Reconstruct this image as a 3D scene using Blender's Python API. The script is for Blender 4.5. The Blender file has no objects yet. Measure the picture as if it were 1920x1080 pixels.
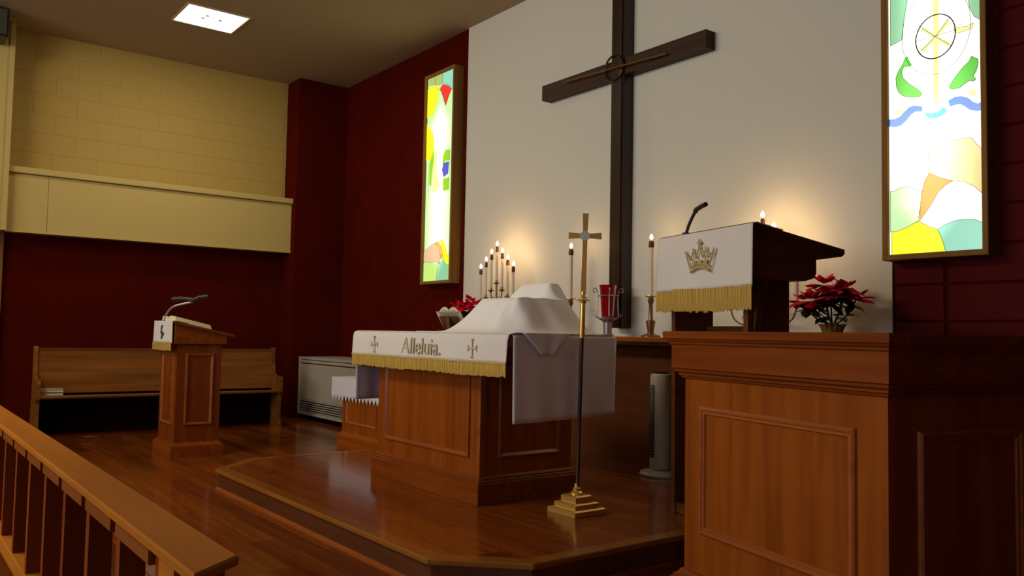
import bpy, math, random
from mathutils import Vector, Matrix, noise
random.seed(7)
S = bpy.context.scene
C = S.collection
PI = math.pi
# ---------------------------------------------------------------- camera
YAW, PITCH, ROLL = 0.9171, 0.0548, 0.0186
fw = Vector((-math.sin(YAW)*math.cos(PITCH), math.cos(YAW)*math.cos(PITCH), math.sin(PITCH)))
rt = Vector((math.cos(YAW), math.sin(YAW), 0))
up = rt.cross(fw)
rt2 = rt*math.cos(ROLL) + up*math.sin(ROLL)
up2 = -rt*math.sin(ROLL) + up*math.cos(ROLL)
cd = bpy.data.cameras.new('camera'); cd.sensor_width = 36; cd.lens = 36*1568.83/1920; cd.clip_start = .05
cam = bpy.data.objects.new('camera', cd); C.objects.link(cam)
cam.matrix_world = Matrix(((rt2.x, up2.x, -fw.x, 0), (rt2.y, up2.y, -fw.y, 0), (rt2.z, up2.z, -fw.z, 1.13), (0, 0, 0, 1)))
S.camera = cam
# ---------------------------------------------------------------- world, lights, exposure
w = bpy.data.worlds.new('world'); S.world = w; w.use_nodes = True
w.node_tree.nodes['Background'].inputs[0].default_value = (.6, .7, 1, 1)
w.node_tree.nodes['Background'].inputs[1].default_value = .3
def area(name, loc, target, sx, sy, power, color, spread=180):
    l = bpy.data.lights.new(name, 'AREA'); l.shape = 'RECTANGLE'; l.size = sx; l.size_y = sy
    l.energy = power; l.color = color; l.spread = math.radians(spread)
    o = bpy.data.objects.new(name, l); C.objects.link(o); o.location = loc
    o.rotation_euler = (Vector(target)-Vector(loc)).to_track_quat('-Z', 'Y').to_euler()
    return o
area('nave_window_light', (-4.5, -6.4, 2.3), (-4.8, 5, 1.6), 5.0, 2.2, 195, (.90, .97, .96))
area('nave_ceiling_light', (-6.0, -1.6, 4.3), (-5.2, 3.2, 1.0), 3.0, 1.2, 185, (1.0, .84, .60))
area('side_fill_light', (2.6, -2.5, 2.2), (-4.0, 3.3, 1.0), 1.6, 1.6, 11, (.90, .84, 1.0))  # added fill lamp, brightens the right-facing cloth; no window there
S.view_settings.view_transform = 'Standard'; S.view_settings.look = 'None'
S.view_settings.exposure = 0.13; S.view_settings.gamma = 1; S.view_settings.use_curve_mapping = False

# ---------------------------------------------------------------- materials
def newmat(name):
    m = bpy.data.materials.new(name); m.use_nodes = True
    return m, m.node_tree, m.node_tree.nodes['Principled BSDF']
def plain(name, col, rough=.6, metal=0, bump=0, bscale=40, spec=.5, var=.0):
    m, t, b = newmat(name)
    b.inputs['Base Color'].default_value = (*col, 1); b.inputs['Roughness'].default_value = rough
    b.inputs['Metallic'].default_value = metal; b.inputs['Specular IOR Level'].default_value = spec
    tc = t.nodes.new('ShaderNodeTexCoord'); n = t.nodes.new('ShaderNodeTexNoise')
    n.inputs['Scale'].default_value = bscale; n.inputs['Detail'].default_value = 4
    t.links.new(tc.outputs['Object'], n.inputs['Vector'])
    if bump:
        bp = t.nodes.new('ShaderNodeBump'); bp.inputs['Strength'].default_value = bump; bp.inputs['Distance'].default_value = .01
        t.links.new(n.outputs['Fac'], bp.inputs['Height']); t.links.new(bp.outputs['Normal'], b.inputs['Normal'])
    if var:
        r = t.nodes.new('ShaderNodeValToRGB')
        r.color_ramp.elements[0].color = (*[c*(1-var) for c in col], 1); r.color_ramp.elements[1].color = (*[min(1, c*(1+var)) for c in col], 1)
        r.color_ramp.elements[0].position = .3; r.color_ramp.elements[1].position = .7
        n2 = t.nodes.new('ShaderNodeTexNoise'); n2.inputs['Scale'].default_value = 2.5
        t.links.new(tc.outputs['Object'], n2.inputs['Vector']); t.links.new(n2.outputs['Fac'], r.inputs['Fac'])
        t.links.new(r.outputs['Color'], b.inputs['Base Color'])
    return m
def wood(name, dark, light, axis='Z', rough=.35, coat=.3, rand=.35, stretch=14, spec=.5):
    m, t, b = newmat(name); N, L = t.nodes, t.links
    tc = N.new('ShaderNodeTexCoord'); oi = N.new('ShaderNodeObjectInfo')
    mp = N.new('ShaderNodeMapping'); sc = [stretch]*3; sc['XYZ'.index(axis)] = .9
    mp.inputs['Scale'].default_value = sc
    off = N.new('ShaderNodeVectorMath'); off.operation = 'SCALE'; off.inputs[0].default_value = (7, 5, 9)
    L.new(oi.outputs['Random'], off.inputs['Scale'])
    ad = N.new('ShaderNodeVectorMath'); ad.operation = 'ADD'
    L.new(tc.outputs['Object'], ad.inputs[0]); L.new(off.outputs[0], ad.inputs[1]); L.new(ad.outputs[0], mp.inputs['Vector'])
    n = N.new('ShaderNodeTexNoise'); n.inputs['Scale'].default_value = 1.0; n.inputs['Detail'].default_value = 6; n.inputs['Distortion'].default_value = .6
    L.new(mp.outputs[0], n.inputs['Vector'])
    mx = N.new('ShaderNodeMath'); mx.operation = 'MULTIPLY_ADD'; mx.inputs[1].default_value = rand; 
    sb = N.new('ShaderNodeMath'); sb.operation = 'SUBTRACT'; sb.inputs[1].default_value = .5
    L.new(oi.outputs['Random'], sb.inputs[0]); L.new(sb.outputs[0], mx.inputs[0]); L.new(n.outputs['Fac'], mx.inputs[2])
    r = N.new('ShaderNodeValToRGB'); r.color_ramp.elements[0].position = .3; r.color_ramp.elements[1].position = .72
    r.color_ramp.elements[0].color = (*dark, 1); r.color_ramp.elements[1].color = (*light, 1)
    L.new(mx.outputs[0], r.inputs['Fac']); L.new(r.outputs['Color'], b.inputs['Base Color'])
    b.inputs['Roughness'].default_value = rough; b.inputs['Coat Weight'].default_value = coat; b.inputs['Coat Roughness'].default_value = rough*.6
    b.inputs['Specular IOR Level'].default_value = spec
    return m
def emis(name, col, strength):
    m, t, b = newmat(name)
    b.inputs['Base Color'].default_value = (*col, 1); b.inputs['Emission Color'].default_value = (*col, 1)
    b.inputs['Emission Strength'].default_value = strength
    return m
def glass_lit(name, col, lo=1.0, hi=3.0):
    """backlit glass: a tube runs up the middle of the box, so emission falls off sideways from it"""
    m, t, b = newmat(name); N, L = t.nodes, t.links
    tc = N.new('ShaderNodeTexCoord'); sx = N.new('ShaderNodeSeparateXYZ'); L.new(tc.outputs['Object'], sx.inputs[0])
    a = N.new('ShaderNodeMath'); a.operation = 'ABSOLUTE'; L.new(sx.outputs['X'], a.inputs[0])
    mr = N.new('ShaderNodeMapRange'); mr.interpolation_type = 'SMOOTHSTEP'
    mr.inputs['From Min'].default_value = 0; mr.inputs['From Max'].default_value = .27
    mr.inputs['To Min'].default_value = hi; mr.inputs['To Max'].default_value = lo
    zc = N.new('ShaderNodeMath'); zc.operation = 'SUBTRACT'; zc.inputs[1].default_value = 1.05; L.new(sx.outputs['Z'], zc.inputs[0])
    za = N.new('ShaderNodeMath'); za.operation = 'ABSOLUTE'; L.new(zc.outputs[0], za.inputs[0])
    zf = N.new('ShaderNodeMapRange'); zf.inputs['From Min'].default_value = .72; zf.inputs['From Max'].default_value = 1.05; zf.inputs['To Min'].default_value = 0; zf.inputs['To Max'].default_value = .27
    L.new(za.outputs[0], zf.inputs['Value'])
    ds = N.new('ShaderNodeMath'); ds.operation = 'ADD'; L.new(a.outputs[0], ds.inputs[0]); L.new(zf.outputs[0], ds.inputs[1])
    L.new(ds.outputs[0], mr.inputs['Value'])
    b.inputs['Base Color'].default_value = (*[c*.3 for c in col], 1); b.inputs['Roughness'].default_value = .2
    b.inputs['Emission Color'].default_value = (*col, 1); L.new(mr.outputs[0], b.inputs['Emission Strength'])
    return m
def vwood(*a, **k):
    k.setdefault('coat', 0.0); k.setdefault('spec', .22); k.setdefault('rough', .4)
    return wood(*a, **k)
M = dict(
 maroon=plain('maroon_paint', (.070, .0040, .0008), .8, bump=.15, bscale=60, spec=.03, var=.12),
 maroon2=plain('maroon_block_paint', (.085, .006, .007), .7, bump=.2, bscale=60, spec=.06),
 cream=plain('cream_paint', (.44, .31, .088), .7, bump=.12, bscale=50, spec=.2),
 creamlight=plain('cream_board_paint', (.54, .415, .145), .55, spec=.3),
 white_wall=plain('offwhite_paint', (.64, .635, .575), .8, bump=.06, bscale=80, spec=.2),
 ceiling=plain('ceiling_paint', (.42, .33, .20), .85, bump=.1, bscale=90, spec=.1),
 wood=vwood('cherry_wood', (.17, .034, .0025), (.30, .072, .006), 'Z'),
 woodx=vwood('cherry_wood_horizontal', (.17, .034, .0025), (.30, .072, .006), 'X'),
 trimwood=vwood('moulding_wood', (.22, .052, .008), (.34, .095, .020), 'X', rough=.3, spec=.4),
 railwood=vwood('rail_wood', (.38, .118, .010), (.50, .175, .018), 'X', rough=.55, rand=.1, spec=.04),
 balwood=vwood('baluster_wood', (.19, .042, .004), (.28, .07, .008), 'Z', rough=.5, spec=.08),
 oak=vwood('pew_oak', (.14, .048, .007), (.28, .10, .018), 'Y'),
 darkwood=wood('dark_walnut', (.022, .010, .006), (.045, .020, .010), 'Z', rough=.35, coat=.15, spec=.3),
 darkwoodx=wood('dark_walnut_horizontal', (.030, .014, .009), (.055, .026, .014), 'X', rough=.5, coat=0, spec=.15),
 desk=wood('desk_wood', (.07, .020, .004), (.13, .040, .008), 'Y', rough=.4, coat=0, spec=.3),
 boxwood=vwood('light_box_wood', (.18, .088, .022), (.26, .13, .035), 'Z', rough=.6, spec=.05),
 plank=wood('floor_plank', (.13, .026, .003), (.26, .066, .007), 'X', rough=.18, coat=.3, rand=.35, stretch=20),
 border=wood('deck_border', (.24, .085, .014), (.32, .12, .022), 'X', rough=.2, coat=.5, rand=.1),
 riser=wood('riser_wood', (.07, .022, .006), (.12, .036, .010), 'X', rough=.35),
 subfloor=plain('dark_gap', (.008, .003, .001), 1, spec=0),
 carpet=plain('magenta_carpet', (.22, .008, .06), .95, bump=.5, bscale=300),
 cloth=plain('white_linen', (.72, .68, .66), .9, bump=.15, bscale=260, spec=.1),
 bluelit_cloth=plain('bluelit_white_linen', (.62, .56, .74), .9, bump=.1, bscale=260, spec=.1),  # white linen with the bluish daylight on it put into the colour
 lit_cloth=plain('lit_linen', (.86, .84, .86), .9, bump=.1, bscale=260, spec=.1),  # white linen made brighter, the light on its faces is in the colour
 cloth2=plain('warm_white_cloth', (.60, .57, .52), .85, bump=.12, bscale=200, spec=.1),
 sheer=plain('sheer_lace', (.62, .60, .66), .9, bump=.3, bscale=300, spec=.1),
 gold=plain('gold_fringe', (.52, .33, .06), .6, bump=.2, bscale=200),
 goldthread=plain('gold_thread', (.50, .36, .13), .6, 0),
 thread2=plain('tan_thread', (.54, .45, .28), .7),
 brass=plain('polished_brass', (.80, .50, .13), .30, .7, var=.1),
 brassdark=plain('aged_brass', (.30, .18, .08), .35, .8),
 staffm=plain('dark_reflection_staff', (.10, .045, .02), .3, .6),  # dark reflection on the lower staff painted in as base colour
 filletm=vwood('rail_fillet_wood', (.20, .062, .008), (.30, .10, .014), 'X', rand=.1, spec=.05),
 silver=plain('silver_medallion', (.75, .74, .66), .4, .3),
 black=plain('black_plastic', (.012, .011, .011), .4),
 greymetal=plain('grey_metal', (.35, .30, .32), .35, .6),
 wax=plain('candle_wax', (.72, .62, .50), .5),
 follower=plain('brass_follower', (.07, .030, .012), .5, .3),
 flame=emis('candle_flame', (1.0, .80, .58), 9),
 heater=plain('beige_enamel', (.42, .37, .31), .45),
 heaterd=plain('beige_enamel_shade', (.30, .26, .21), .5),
 fan=plain('pale_grey_plastic', (.50, .49, .40), .4),
 fangrille=plain('dark_fan_grille', (.05, .06, .055), .5),
 red_bract=plain('red_bract', (.56, .003, .030), .8, bump=.2, bscale=60, spec=.05),
 green_leaf=plain('dark_green_leaf', (.010, .035, .012), .3, bump=.2, bscale=60),
 seed=plain('yellow_floret', (.60, .45, .25), .6),
 foil=plain('gold_foil', (.42, .26, .08), .35, .6, bump=.6, bscale=30),
 paper=plain('page_edges', (.72, .66, .44), .8, bump=.3, bscale=200),
 booktone=plain('grey_book_cover', (.45, .40, .34), .7),
 leadm=plain('lead_came', (.05, .05, .04), .5),
 panel_lamp=emis('lamp_diffuser', (.92, .94, 1.0), .95),
 lampmark=plain('grey_lamp_socket', (.2, .2, .2), .6),
)
m, t, b = newmat('ruby_glass')
b.inputs['Base Color'].default_value = (.36, .002, .006, 1); b.inputs['Roughness'].default_value = .08
b.inputs['Transmission Weight'].default_value = .4; b.inputs['IOR'].default_value = 1.3
M['ruby'] = m
GL = {k: glass_lit('glass_'+k, c, lo, hi) for k, c, lo, hi in (
 ('yellow', (1, .95, .02), 1.0, 1.25), ('mint', (.34, .72, .40), .70, 1.8), ('cyan', (.36, .82, .62), .72, 2.2),
 ('white', (1, 1, .80), 1.1, 2.6), ('peach', (1, .60, .24), .95, 3.8), ('orange', (1, .38, .10), .9, 1.5), ('pale', (.62, .92, .45), .85, 2.6),
 ('blue', (.005, .22, .85), .8, 1.3), ('lightblue', (.02, .50, .95), .9, 1.2), ('green', (.10, .72, .05), .6, 1.6), ('gold', (1, .88, .30), 1, 1.2),
 ('red', (.95, .05, .03), .8, 1.0), ('limegrey', (.50, .62, .18), .75, 1.0), ('lime', (.60, .90, .22), .8, 1.0), ('purple', (.12, .14, .75), .6, .8), ('leaf', (.35, .75, .03), .7, .9),
 ('tan', (.75, .50, .28), .9, 1.1), ('smoke', (.80, .85, .80), .75, .95))}

# ---------------------------------------------------------------- mesh helpers
class MB:
    def __init__(s): s.v = []; s.f = []
    def add(s, vs, fs):
        n = len(s.v); s.v += [tuple(x) for x in vs]; s.f += [tuple(i+n for i in q) for q in fs]; return s
    def box(s, x0, x1, y0, y1, z0, z1, b=0):
        if b: return s.skirt(x0, x1, y0, y1, [(-b, z0), (0, z0+b), (0, z1-b), (-b, z1)])
        vs = [(x, y, z) for z in (z0, z1) for x, y in ((x0, y0), (x1, y0), (x1, y1), (x0, y1))]
        return s.add(vs, [(3, 2, 1, 0), (4, 5, 6, 7), (0, 1, 5, 4), (1, 2, 6, 5), (2, 3, 7, 6), (3, 0, 4, 7)])
    def skirt(s, x0, x1, y0, y1, prof, cap=True):
        vs = []
        for e, z in prof: vs += [(x0-e, y0-e, z), (x1+e, y0-e, z), (x1+e, y1+e, z), (x0-e, y1+e, z)]
        fs = []
        for k in range(len(prof)-1):
            for i in range(4): a = 4*k+i; c = 4*k+(i+1) % 4; fs.append((a, c, c+4, a+4))
        if cap: fs += [(3, 2, 1, 0), tuple(4*(len(prof)-1)+i for i in range(4))]
        return s.add(vs, fs)
    def prism(s, poly, axis, a, b):
        """polygon (2-D) extruded along axis from a to b; poly in the other two axes in order"""
        n = len(poly)
        def P(p, t):
            return {'x': (t, p[0], p[1]), 'y': (p[0], t, p[1]), 'z': (p[0], p[1], t)}[axis]
        vs = [P(p, a) for p in poly]+[P(p, b) for p in poly]
        fs = [tuple(range(n))[::-1], tuple(range(n, 2*n))]+[(i, (i+1) % n, (i+1) % n+n, i+n) for i in range(n)]
        return s.add(vs, fs)
    def lathe(s, cx, cy, prof, n=20):
        vs = []; fs = []
        for r, z in prof:
            for k in range(n): a = 2*PI*k/n; vs.append((cx+r*math.cos(a), cy+r*math.sin(a), z))
        for j in range(len(prof)-1):
            for k in range(n): a = j*n+k; b = j*n+(k+1) % n; fs.append((a, b, b+n, a+n))
        fs += [tuple(range(n))[::-1], tuple(range((len(prof)-1)*n, len(prof)*n))]
        return s.add(vs, fs)
    def tube(s, pts, r, n=8, r2=None):
        pts = [Vector(p) for p in pts]; vs = []; fs = []
        up_ = Vector((0, 0, 1))
        for i, p in enumerate(pts):
            d = (pts[min(i+1, len(pts)-1)]-pts[max(i-1, 0)]).normalized()
            u = d.cross(up_ if abs(d.z) < .95 else Vector((1, 0, 0))).normalized(); v = d.cross(u)
            rr = r if r2 is None else r+(r2-r)*i/(len(pts)-1)
            for k in range(n): a = 2*PI*k/n; vs.append(p+u*rr*math.cos(a)+v*rr*math.sin(a))
        for j in range(len(pts)-1):
            for k in range(n): a = j*n+k; b = j*n+(k+1) % n; fs.append((a, b, b+n, a+n))
        fs += [tuple(range(n))[::-1], tuple(range((len(pts)-1)*n, len(pts)*n))]
        return s.add(vs, fs)
    def ball(s, c, rx, ry, rz, n=10, m=7):
        vs = []; fs = []
        for j in range(m+1):
            th = PI*j/m
            for k in range(n): a = 2*PI*k/n; vs.append((c[0]+rx*math.sin(th)*math.cos(a), c[1]+ry*math.sin(th)*math.sin(a), c[2]+rz*math.cos(th)))
        for j in range(m):
            for k in range(n): a = j*n+k; b = j*n+(k+1) % n; fs.append((a, a+n, b+n, b))
        return s.add(vs, fs)
    def frame(s, O, U, V, N, w, h, prof):
        """mitred picture-frame moulding: rect w x h from O along U,V; prof = (inset, proud)"""
        O, U, V, N = map(Vector, (O, U, V, N)); vs = []; fs = []
        for i, p in prof: vs += [O+U*a+V*b+N*p for a, b in ((i, i), (w-i, i), (w-i, h-i), (i, h-i))]
        for k in range(len(prof)-1):
            for i in range(4): a = 4*k+i; c = 4*k+(i+1) % 4; fs.append((a, c, c+4, a+4))
        return s.add(vs, fs)
    def grid(s, fn, nu, nv):
        vs = [fn(i/nu, j/nv) for j in range(nv+1) for i in range(nu+1)]
        fs = [(j*(nu+1)+i, j*(nu+1)+i+1, (j+1)*(nu+1)+i+1, (j+1)*(nu+1)+i) for j in range(nv) for i in range(nu)]
        return s.add(vs, fs)
    def build(s, name, mat, parent=None, world=False, smooth=False, thick=0, stuff=False, label=None):
        me = bpy.data.meshes.new(name)
        vs = s.v
        if world and parent is not None:
            r = parent
            while r.parent: r = r.parent
            inv = Matrix.LocRotScale(r.location, r.rotation_euler, None).inverted()
            vs = [inv @ Vector(v) for v in vs]
        me.from_pydata(vs, [], s.f); me.materials.append(mat)
        import bmesh
        bm = bmesh.new(); bm.from_mesh(me); bmesh.ops.recalc_face_normals(bm, faces=bm.faces); bm.to_mesh(me); bm.free()
        if smooth:
            me.polygons.foreach_set('use_smooth', [True]*len(me.polygons))
            try: me.set_sharp_from_angle(angle=math.radians(40))
            except Exception: pass
        o = bpy.data.objects.new(name, me); C.objects.link(o)
        if parent is not None: o.parent = parent
        if thick:
            md = o.modifiers.new('thickness', 'SOLIDIFY'); md.thickness = thick; md.offset = 0
        if stuff: o['kind'] = 'stuff'
        if label: o['label'] = label
        return o
def thing(name, label, cat, loc=(0, 0, 0), rz=0, group=None):
    o = bpy.data.objects.new(name, None); C.objects.link(o); o.location = loc; o.rotation_euler = (0, 0, rz)
    o.empty_display_size = .1
    o['label'] = label; o['category'] = cat
    if group: o['group'] = group
    return o
def struct(o): o['kind'] = 'structure'; return o
def smooth_path(pts, n=8):
    out = []; P = [Vector(p) for p in pts]; P = [2*P[0]-P[1]]+P+[2*P[-1]-P[-2]]
    for i in range(1, len(P)-2):
        for k in range(n):
            t = k/n; a, b, c, d = P[i-1:i+3]
            out.append(.5*((2*b)+(c-a)*t+(2*a-5*b+4*c-d)*t*t+(3*b-a-3*c+d)*t**3))
    out.append(P[-2]); return out
def clip(poly, conv):
    """clip polygon to a convex CCW polygon"""
    out = poly
    for i in range(len(conv)):
        a, b = conv[i], conv[(i+1) % len(conv)]; inp = out; out = []
        side = lambda p: (b[0]-a[0])*(p[1]-a[1])-(b[1]-a[1])*(p[0]-a[0])
        for k in range(len(inp)):
            p, q = inp[k], inp[(k+1) % len(inp)]; sp, sq = side(p), side(q)
            if sp >= 0: out.append(p)
            if sp*sq < 0: t = sp/(sp-sq); out.append((p[0]+(q[0]-p[0])*t, p[1]+(q[1]-p[1])*t))
        if not out: return []
    return out

# ================================================================ THE ROOM
H = 4.42; D = 5.0; XL = -10.64; XC = -10.27; YC = 4.31
floor = struct(MB().box(XL-.2, 3.2, -7.2, D+.2, -.2, -.012).build('floor', M['subfloor']))
struct(MB().box(XL-.2, 3.2, -7.2, D+.2, H, H+.2).build('ceiling', M['ceiling']))
wb = struct(MB().box(XC-.5, 3.2, D, D+.2, 0, H).build('wall_back', M['maroon']))
wl = struct(MB().box(XL-.2, XL, -7.2, D, 0, 2.6).build('wall_left', M['maroon']))
MB().box(XL-.2, XL-.004, -7.2, YC+.02, 2.6, H).build('upper_wall', M['cream'], wl)
struct(MB().box(3.0, 3.2, -7.2, D, 0, H).build('wall_right', M['maroon']))
struct(MB().box(XL-.2, 3.2, -7.2, -7.0, 0, H).build('wall_front', M['cream']))
struct(MB().box(XL-.1, XC, YC, D, 0, H).build('wall_corner_column', M['maroon']))
struct(MB().box(-7.36, -2.66, D-.012, D+.02, 1.1, H-.001).build('wall_panel', M['white_wall']))
# painted blocks: cream ones above the bulkhead, maroon ones right of the white panel
ch = (H-2.835)/7
bm1 = {}
for r in range(7):
    y = 1.11-(.226 if r % 2 else 0)
    while y < YC-.03:
        a, b_ = max(y, 1.11), min(y+.452, YC)
        key = round(b_-a, 3)
        if b_-a > .06:
            if key not in bm1:
                mb = MB(); hw, hh, bv = key/2-.0012, ch/2-.0012, .002
                mb.add([(0, -hw, -hh), (0, hw, -hh), (0, hw, hh), (0, -hw, hh), (.003, -hw+bv, -hh+bv), (.003, hw-bv, -hh+bv), (.003, hw-bv, hh-bv), (.003, -hw+bv, hh-bv)],
                       [(0, 1, 5, 4), (1, 2, 6, 5), (2, 3, 7, 6), (3, 0, 4, 7), (4, 5, 6, 7)])
                o = mb.build('block', M['cream'], wl); bm1[key] = o.data
            else:
                o = bpy.data.objects.new('block', bm1[key]); C.objects.link(o); o.parent = wl
            o.location = (XL-.004, (a+b_)/2, 2.835+ch*(r+.5))
        y += .452
hh = .2195
for xa, xb in ((-2.645, -2.345), (-2.323, -1.873), (-1.851, -1.401)):
    base = None
    for r in range(15):
        z0 = 1.03+r*hh; z1 = min(z0+hh, H)
        if z1-z0 < .05: continue
        if base is None or z1-z0 < hh-.01:
            mb = MB(); hw, h2, bv = (xb-xa)/2, (z1-z0)/2-.004, .006
            mb.add([(-hw, 0, -h2), (hw, 0, -h2), (hw, 0, h2), (-hw, 0, h2), (-hw+bv, -.010, -h2+bv), (hw-bv, -.010, -h2+bv), (hw-bv, -.010, h2-bv), (-hw+bv, -.010, h2-bv)],
                   [(0, 1, 5, 4), (1, 2, 6, 5), (2, 3, 7, 6), (3, 0, 4, 7), (4, 5, 6, 7)])
            o = mb.build('block', M['maroon2'], wb); base = o.data
        else:
            o = bpy.data.objects.new('block', base); C.objects.link(o); o.parent = wb
        o.location = ((xa+xb)/2, D, (z0+z1)/2)
# boxed-in bulkhead on the left wall with its ledge, and the cream pilaster
bk = struct(MB().box(XL-.02, -10.39, 1.50-.003+.003, YC-.004, 2.136, 2.765).build('trim_1', M['creamlight']))
MB().box(XL-.02, -10.39, 1.10, 1.496, 2.136, 2.765).build('panel', M['creamlight'], bk)
MB().box(XL-.02, -10.355, 1.10, YC+.012, 2.770, 2.838, .006).build('ledge', M['creamlight'], bk)
MB().box(-10.42, -10.375, 1.10, YC-.002, 2.128, 2.142).build('edge_strip', M['creamlight'], bk)
pl = struct(MB().box(XL-.02, -10.30, .30, 1.10, 2.13, H-.002).build('trim_2', M['creamlight']))
MB().box(-10.31, -10.285, 1.055, 1.103, 2.13, H-.04, .004).build('corner_bead', M['creamlight'], pl)
dt = struct(MB().box(XL-.01, -10.58, .98, 1.12, 0, 2.13, .005).build('trim_3', M['boxwood']))

# floor boards (individual near planks), nave carpet
PL = [(-5.977, 1.979), (-3.152, 1.979), (-2.829, 2.312), (-2.829, 4.985), (-6.33, 4.985), (-6.33, 2.358)]
def inside(x, y, poly):
    return all((poly[(i+1) % len(poly)][0]-poly[i][0])*(y-poly[i][1])-(poly[(i+1) % len(poly)][1]-poly[i][1])*(x-poly[i][0]) > 0 for i in range(len(poly)))
pm = {}
def plank(parent, x0, x1, y0, y1, z, th):
    k = (round(x1-x0, 2), round(y1-y0, 3))
    if k not in pm:
        mb = MB(); a, b_ = (x1-x0)/2-.0012, (y1-y0)/2-.0012
        mb.skirt(-a, a, -b_, b_, [(0, -th), (0, -.0015), (-.0015, 0)])
        o = mb.build('plank', M['plank'], parent); pm[k] = o.data
    else:
        o = bpy.data.objects.new('plank', pm[k]); C.objects.link(o); o.parent = parent
    o.location = ((x0+x1)/2, (y0+y1)/2, z)
W = .145; rows = 33; cnt = 0
for r in range(rows):
    y0 = .2+r*W; y1 = min(y0+W, D)
    x = XL-(r*.577 % 1.5)
    while x < -1.3:
        xa, xb = max(x, XL), min(x+1.5, -1.2)
        if xb-xa > .05 and not all(inside(px_, py_, PL) for px_ in (xa, xb) for py_ in (y0, y1)):
            plank(floor, xa, xb, y0, y1, 0, .011); cnt += 1
        x += 1.5
MB().box(-1.195, 3.0, .2, D, -.012, -.0005).build('floor_boards', M['plank'], floor)
MB().box(XL, 3.0, -7.0, .198, -.012, 0).build('carpet', M['carpet'], floor)

# ================================================================ CHANCEL PLATFORM
plat = thing('altar_platform', 'low glossy wooden step platform with clipped corners under the altar', 'platform', (-4.5, 3.4, 0))
ST = .145
full = PL[:3]+[(-2.829, 3.33), (-2.42, 3.33), (-2.25, 4.0), (-2.25, 4.985), (-6.33, 4.985), (-6.33, 2.358)]
def inset(poly, d):
    out = []; n = len(poly)
    for i in range(n):
        a, b_, c = Vector(poly[i-1]), Vector(poly[i]), Vector(poly[(i+1) % n])
        d1, d2 = (b_-a).normalized(), (c-b_).normalized()
        n1, n2 = Vector((-d1.y, d1.x)), Vector((-d2.y, d2.x))
        out.append(tuple(b_+(n1+n2)*(d/(1+n1.dot(n2)))))
    return out
MB().prism(inset(full, .022), 'z', 0, ST-.028).build('riser', M['riser'], plat, world=True)
sh = MB(); o1 = full; 
for i in range(len(full)):
    if i in (3, 4, 5, 6): continue
a1, a2 = inset(full, .006), inset(full, .024)
n = len(full); vs = [(*p, 0) for p in a1]+[(*p, .011) for p in a1]+[(*p, .020) for p in a2]
MB().add(vs, [(i+n*k, (i+1) % n+n*k, (i+1) % n+n*(k+1), i+n*(k+1)) for k in (0, 1) for i in range(n)]).build('shoe_moulding', M['trimwood'], plat, world=True)
bi = inset(full, .085); a0 = inset(full, .004)
vs = [(*p, ST-.028) for p in a0]+[(*p, ST-.022) for p in full]+[(*p, ST-.006) for p in full]+[(*p, ST) for p in a0]+[(*p, ST) for p in bi]+[(*p, ST-.028) for p in bi]
MB().add(vs, [(i+n*k, (i+1) % n+n*k, (i+1) % n+n*(k+1), i+n*(k+1)) for k in range(5) for i in range(n)]).build('nosing', M['border'], plat, world=True)
MB().prism(bi, 'z', ST-.028, ST-.010).build('deck_base', M['subfloor'], plat, world=True)
inner = inset(PL, .085)
for r in range(22):
    y0 = 2.06+r*.135; x = -6.3-(r*.53 % 1.25)
    while x < -2.8:
        p = clip([(x+.001, y0+.001), (x+1.249, y0+.001), (x+1.249, y0+.134), (x+.001, y0+.134)], inner)
        if len(p) > 2:
            MB().prism(p, 'z', ST-.010, ST-.0012).build('plank', M['plank'], plat, world=True)
        x += 1.25

# ================================================================ SHELF ALONG THE BACK WALL
shf = thing('altar_shelf', 'long wooden shelf along the white wall behind the altar', 'shelf', (-4.9, 4.98, ST))
MB().box(-7.30, -2.30, 4.56, 4.985, 1.085, 1.125, .008).build('shelf_top', M['woodx'], shf, world=True)
MB().box(-7.28, -2.32, 4.58, 4.62, 1.065, 1.085).build('lip', M['darkwood'], shf, world=True)
MB().box(-7.25, -2.35, 4.80, 4.985, ST, 1.085).build('back_board', M['riser'], shf, world=True)

# ================================================================ BIG WALL CROSS
wc = thing('wall_cross', 'tall dark wooden cross mounted on the white wall', 'cross', (-4.965, 4.985, 1.19))
F = 4.875
MB().skirt(-5.035, -4.885, F, 4.985, [(-.008, 1.195), (0, 1.203), (0, 4.392), (-.008, 4.40)]).build('upright', M['darkwood'], wc, world=True)
MB().box(-5.035+.02, -4.885-.02, F-.012, F, 1.21, 4.38, .005).build('upright_fillet', M['darkwood'], wc, world=True)
mb = MB()
for s_, e_ in ((-5.965, -5.037), (-4.883, -4.035)): mb.prism([(s_, F+.006), (s_, 4.985), (e_, 4.985), (e_, F+.006)], 'z', 3.305, 3.445)
mb.build('crossbar', M['darkwoodx'], wc, world=True)
# thin metal rod and ring in front of the crossing
mb = MB(); mb.tube([(-5.62, F-.03, 3.40), (-4.40, F-.03, 3.345)], .008, 8)
mb.tube([(-5.45, F-.03, 3.385), (-5.45, F, 3.385)], .006, 6); mb.tube([(-4.6, F-.03, 3.355), (-4.6, F, 3.355)], .006, 6); mb.build('brass_rod', M['brassdark'], wc, world=True, label='slim brass rod across the crossing')
mb = MB(); mb.tube([(-4.99+.105*math.cos(a*PI/16), F-.02, 3.375+.105*math.sin(a*PI/16)) for a in range(33)], .009, 8); mb.build('ring', M['darkwood'], wc, world=True)

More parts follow.
